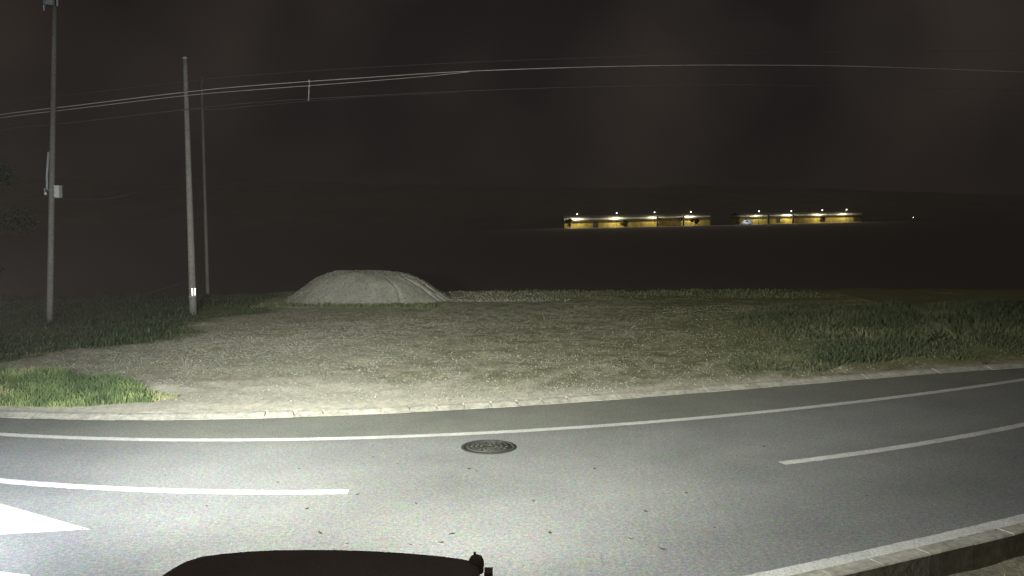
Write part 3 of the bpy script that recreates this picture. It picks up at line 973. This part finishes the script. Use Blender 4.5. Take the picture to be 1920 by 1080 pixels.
shed(1058, 1332, 'long_shed', 'left one of two long low ochre walled sheds lit from above', 409, 403.5, 430, 421, [1232, 1281], [(1112, 1122), (1170, 1176)])
shed(1388, 1616, 'long_shed', 'right one of two long low ochre walled sheds lit from above', 403.5, 399, 419, 414, [1440, 1486], [(1456, 1463), (1540, 1545), (1600, 1616)])


def lamp_post(px, py_lamp, py_base, power, label):
    t = at(px, py_lamp, YB - 5); b_ = at(px, py_base, YB - 5)
    b_.z = float(terrain(b_.x, b_.y))
    root = empty('lamp_post', b_)
    tag(root, label, 'street lamp', 'lamps along the two far sheds')
    h = t.z - b_.z
    m = MB(); m.tube([(0, 0, -0.3), (0, 0, h - 0.1)], [0.10, 0.05], 8); m.build('mast', M['dark'], root)
    m = MB(); m.tube([(0, 0, h - 0.1), (0, 0.9, h + 0.05)], 0.05, 8); m.build('arm', M['dark'], root)
    m = MB(); m.lathe([(0.001, -0.22), (0.22, -0.18), (0.26, 0.0), (0.2, 0.16), (0.001, 0.2)], 12, (0, 0, h)); m.build('lamp_head', M['lamp'], root)
    d = bpy.data.lights.new('lamp_light', 'POINT'); d.energy = power; d.color = (1.0, 0.90, 0.62); d.shadow_soft_size = 0.3
    lo = bpy.data.objects.new('lamp_light', d); COL.objects.link(lo); lo.parent = root
    lo.location = (0, 3.6, h - 0.7)
    return root


LM = [(1082, 401.5, 432, 3200, 'far lamp over the left shed, first from its left end'),
      (1156, 399.5, 430, 3400, 'far bright white lamp over the left shed, second from its left end'),
      (1227, 398, 428, 2600, 'far white lamp over the left shed, third from its left end'),
      (1295, 397.5, 426, 2600, 'far faint lamp over the left shed near its right end'),
      (1422.5, 396, 424, 1500, 'far faint lamp over the right shed near its left end'),
      (1483, 395.5, 422, 2000, 'far faint lamp over the right shed, above its middle post'),
      (1541, 394, 420, 2000, 'far lamp over the right shed, second from its right end'),
      (1586.5, 393, 420, 1900, 'far brightest lamp over the right shed near its right end')]
for a in LM: lamp_post(*a)
# solitary distant lamp further right
lp = lamp_post(1712, 407.5, 422, 0, 'tiny solitary far lamp, rightmost of all the lights')
lp.scale = (0.4, 0.4, 1.0)

# a pale van between the sheds
vc = at(1400, 420, YB - 12)
vz = float(terrain(vc.x, vc.y))
van = empty('parked_van', (vc.x, vc.y, vz), 0.3)
tag(van, 'small pale van parked at the left end of the right shed', 'van')
vp = [(-2.2, 0.4), (-2.2, 1.1), (-1.5, 1.3), (-0.9, 2.15), (2.1, 2.15), (2.2, 1.8), (2.2, 0.4)]
m = MB()
vs = [(x_, -0.85, z_) for x_, z_ in vp] + [(x_, 0.85, z_) for x_, z_ in vp]
m.add(vs, [tuple(range(7)), tuple(range(13, 6, -1))] + [(i, i + 7, (i + 1) % 7 + 7, (i + 1) % 7) for i in range(7)])
m.build('body', M['box_white'], van)
m = MB(); m.add([(-1.35, -0.87, 1.35), (-0.85, -0.87, 2.0), (0.2, -0.87, 2.0), (0.2, -0.87, 1.35), (-1.35, -0.855, 1.35), (-0.85, -0.855, 2.0), (0.2, -0.855, 2.0), (0.2, -0.855, 1.35)], [(0, 3, 2, 1), (4, 5, 6, 7), (0, 1, 5, 4), (1, 2, 6, 5), (2, 3, 7, 6), (3, 0, 4, 7)])
m.build('window', M['dark'], van)
for wx in (-1.4, 1.4):
    for wy in (-0.8, 0.8):
        m = MB(); m.tube([(wx, wy - 0.1, 0.34), (wx, wy + 0.1, 0.34)], 0.34, 14); m.build('wheel', M['dark'], van)
d = bpy.data.lights.new('yard_light', 'POINT'); d.energy = 900; d.color = (0.85, 0.88, 1.0); d.shadow_soft_size = 0.2
yl = bpy.data.objects.new('yard_light', d); COL.objects.link(yl); yl.location = (vc.x - 1.5, vc.y - 4.0, vz + 3.5)


# ------------------------------------------------------------ leafy plants
def leaf_cloud(n, ctrs, size, seed, lo=0.25):
    r = np.random.default_rng(seed)
    k = r.integers(0, len(ctrs), n)
    C_ = np.array([c_[:3] for c_ in ctrs])[k]; R_ = np.array([c_[3] for c_ in ctrs])[k]
    d_ = r.normal(size=(n, 3)); d_ /= np.linalg.norm(d_, axis=1)[:, None]
    rr = R_ * (lo + (1 - lo) * r.random(n)) * (0.75 + 0.5 * r.random(n))
    P_ = C_ + d_ * rr[:, None] * np.array([1, 1, 0.8])
    a = r.normal(size=(n, 3)); a /= np.linalg.norm(a, axis=1)[:, None]
    b_ = np.cross(a, r.normal(size=(n, 3))); b_ /= np.linalg.norm(b_, axis=1)[:, None]
    s = size * (0.6 + 0.8 * r.random(n))[:, None]
    V = np.stack([P_ - a * s, P_ + b_ * s * 0.4, P_ + a * s, P_ - b_ * s * 0.4], 1).reshape(-1, 3)
    i = np.arange(n)[:, None] * 4 + np.arange(4)[None]
    return V, i, np.repeat(r.random(n), 4)


def plant(name, loc, ctrs, n, size, seed, label, cat, mat, stems):
    root = empty(name, loc)
    tag(root, label, cat)
    V, Fq, t = leaf_cloud(n, ctrs, size, seed)
    np_mesh('foliage' if cat != 'tree' else 'crown', V, Fq, mat, root, {'tone': t})
    m = MB()
    for s_ in stems: m.tube(s_[0], s_[1], 6)
    m.build('stem' if cat != 'tree' else 'trunk', M['bark'], root)
    return root


# tree at the left margin
tl = at(-5, 560, 34)
tzz = float(terrain(tl.x, tl.y))
r = random.Random(12)
ctrs, stems = [], [([(0, 0, -0.3), (0.1, 0, 1.6), (0.0, 0.1, 3.2), (0.2, 0, 5.2)], [0.2, 0.16, 0.12, 0.05])]
for k in range(20):
    h = r.uniform(1.2, 6.8); sp_ = 1.7 * math.sin(min(1, (h - 0.4) / 6.8) * math.pi) + 0.25
    a = r.uniform(0, 6.28); rr = sp_ * r.uniform(0.3, 0.9)
    ctrs.append((rr * math.cos(a), rr * math.sin(a), h, r.uniform(0.35, 0.75)))
    stems.append(([(0, 0, h * 0.6), (rr * 0.6 * math.cos(a), rr * 0.6 * math.sin(a), h * 0.85), (rr * math.cos(a), rr * math.sin(a), h)], [0.05, 0.03, 0.01]))
plant('roadside_tree', (tl.x - 0.6, tl.y, tzz), ctrs, 9000, 0.09, 12, 'dim leafy tree cut off by the left margin behind the leftmost pole', 'tree', M['dkgrass'], stems)

# dark bushes in front of the lit sheds
for k, (px, py0, py1, lab) in enumerate(((1068, 410, 432, 'far dark bush silhouetted at the left end of the left shed'), (1170, 411, 430, 'far dark bush silhouetted against the left shed between its second and third lamps'),
                                         (1303, 407, 424, 'far dark bush silhouetted at the right end of the left shed'), (1545, 405, 420, 'far dark bush silhouetted against the right shed'))):
    bt = at(px, py0, YB - 8); bb = at(px, py1, YB - 8)
    gz = float(terrain(bb.x, bb.y)); hh_ = bt.z - gz
    r = random.Random(40 + k)
    ctrs = [(r.uniform(-1.5, 1.5), r.uniform(-0.8, 0.8), hh_ * r.uniform(0.3, 0.85), hh_ * 0.22) for _ in range(8)]
    plant('far_bush', (bb.x, bb.y, gz), ctrs, 500, 0.35, 40 + k, lab, 'bush', M['dkgrass'], [([(0, 0, -0.2), (0.1, 0, hh_ * 0.5)], [0.15, 0.06])])

# fallen leaves on the asphalt
lf = [(440, 783), (893, 884), (1432, 838), (848, 894), (880, 880), (955, 838), (520, 905), (310, 893), (575, 955), (387, 950), (560, 880), (670, 928),
      (1115, 880), (1210, 960), (1285, 925), (1000, 940), (780, 945), (845, 1002), (825, 1018), (770, 1022), (650, 1020), (1030, 1000), (1180, 1010), (1340, 990),
      (700, 858), (745, 870), (520, 850), (1725, 880), (1625, 930), (1240, 1030), (155, 993), (600, 1000)]
proto = None
GP = 'dry leaves scattered on the asphalt'
for k, (px, py) in enumerate(lf):
    a = (px - 960) / F_PX; b_ = -(py - 540) / F_PX
    dy = math.cos(PITCH) + b_ * math.sin(PITCH); dz = -math.sin(PITCH) + b_ * math.cos(PITCH)
    t = (0.0 - CAM_H) / dz
    if proto is None:
        m = MB()
        m.add([(-0.03, 0, 0.008), (-0.01, 0.012, 0.003), (0.016, 0.011, 0.006), (0.034, 0, 0.016), (0.014, -0.012, 0.004), (-0.012, -0.010, 0.010), (0, 0, 0.0)],
              [(0, 6, 1), (1, 6, 2), (2, 6, 3), (3, 6, 4), (4, 6, 5), (5, 6, 0)])
        proto = m.build('fallen_leaf', M['leaf'])
        q = proto
    else:
        q = proto.copy(); COL.objects.link(q)
    q.location = (a * t, dy * t, 0.004)
    s = random.uniform(0.6, 1.15)
    q.scale = (s, s * random.uniform(0.6, 1.2), s)
    q.rotation_euler = (random.uniform(-0.2, 0.2), random.uniform(-0.2, 0.2), random.uniform(0, 6.28))
    tag(q, 'small dark dry leaf lying on the grey asphalt', 'leaf', GP)


# small marker stakes with reflective strips at right
def stake(px, py, h, label, Y):
    p = at(px, py, Y); z_ = float(terrain(p.x, p.y))
    root = empty('marker_stake', (p.x, p.y, z_)); tag(root, label, 'marker post')
    H_ = p.z - z_ + 0.06
    m = MB(); m.tube([(0, 0, -0.05), (0, 0, H_)], 0.045, 10); m.build('post', M['dark'], root)
    for dx in (-0.028, 0.02):
        m = MB(); m.box((dx, -0.045, H_ - 0.07), (0.012, 0.006, h)); m.build('reflective_strip', M['tape'], root)


stake(1845, 686, 0.07, 'low dark marker stake with two reflective strips by the right road edge', 18.9)
stake(1661, 583, 0.09, 'distant dark marker stake with two reflective strips behind the right hand weeds', 30.5)

# ------------------------------------------------------------ the vehicle's own mirror, just below the camera
YM = 1.15
mr = empty('vehicle_mirror', at(600, 1100, YM))
tag(mr, 'black rounded vehicle mirror housing cut off by the bottom edge of the photo', 'mirror')
org = at(600, 1100, YM)
prof = [(262, 1120), (300, 1079), (322, 1064), (345, 1052), (372, 1043.5), (410, 1038.5), (455, 1034.5), (510, 1031.8), (570, 1031), (640, 1031.6), (710, 1034), (780, 1038.5), (840, 1044), (880, 1049.5), (898, 1056), (903, 1075), (900, 1160), (880, 1230), (800, 1260), (560, 1270), (340, 1250), (270, 1190)]
outline = [at(px, py, YM) - org for px, py in prof]
cen = sum(outline, Vector()) / len(outline)
m = MB()
n = len(outline)
layers = [(-0.135, 0.80), (-0.13, 0.90), (-0.116, 0.96), (-0.09, 0.99), (-0.04, 1.0), (-0.015, 0.995), (0.0, 0.97), (0.006, 0.92)]
vs = []
for dy_, sc_ in layers:
    for p in outline:
        # front and back edges pull in by a fixed margin
        q = cen + (p - cen) * (1 - (1 - sc_) * 0.55)
        vs.append((q.x, dy_, q.z))
fs = []
for j in range(len(layers) - 1):
    for i in range(n):
        fs.append((j * n + i, j * n + (i + 1) % n, (j + 1) * n + (i + 1) % n, (j + 1) * n + i))
fs += [tuple(range(n)), tuple(range((len(layers) - 1) * n, len(layers) * n))[::-1]]
m.add(vs, fs, True)
m.build('housing', M['plastic'], mr)
k1 = at(893, 1052, YM) - org
m = MB(); m.lathe([(0.010, -0.015), (0.0105, 0.0), (0.008, 0.006), (0.003, 0.0085), (0.0002, 0.009)], 14, (k1.x, 0, k1.z)); m.lathe([(0.0018, 0.007), (0.0018, 0.012), (0.0002, 0.0125)], 8, (k1.x - 0.002, 0, k1.z))
m.build('knob', M['plastic'], mr)
k2 = at(916, 1069, YM) - org
m = MB(); m.tube([(k1.x, 0, k1.z - 0.035), (k2.x, 0, k2.z - 0.03)], 0.006, 8); m.box((k2.x, 0.0, k2.z - 0.025), (0.011, 0.02, 0.05)); m.build('hinge', M['plastic'], mr)
k3 = at(840, 1250, YM) - org
m = MB(); m.tube([(k3.x, 0, k3.z + 0.02), (k3.x + 0.03, -0.1, k3.z - 0.1), (k3.x + 0.03, -0.8, k3.z - 0.35), (k3.x + 0.03, -1.6, k3.z - 0.4)], 0.016, 10); m.build('arm', M['plastic'], mr)

# ------------------------------------------------------------ thin night mist
hm = bpy.data.materials.new('night_mist')
hm.use_nodes = True
hn = hm.node_tree.nodes
hn.clear()
ho = hn.new('ShaderNodeOutputMaterial')
hv = hn.new('ShaderNodeVolumePrincipled')
hv.inputs['Color'].default_value = (0.92, 0.84, 0.80, 1)
hv.inputs['Density'].default_value = 0.00016
hm.node_tree.links.new(hv.outputs[0], ho.inputs['Volume'])
m = MB()
m.box((0, 1200, 34), (3500, 2900, 110))
tag(m.build('haze', hm), kind='stuff')
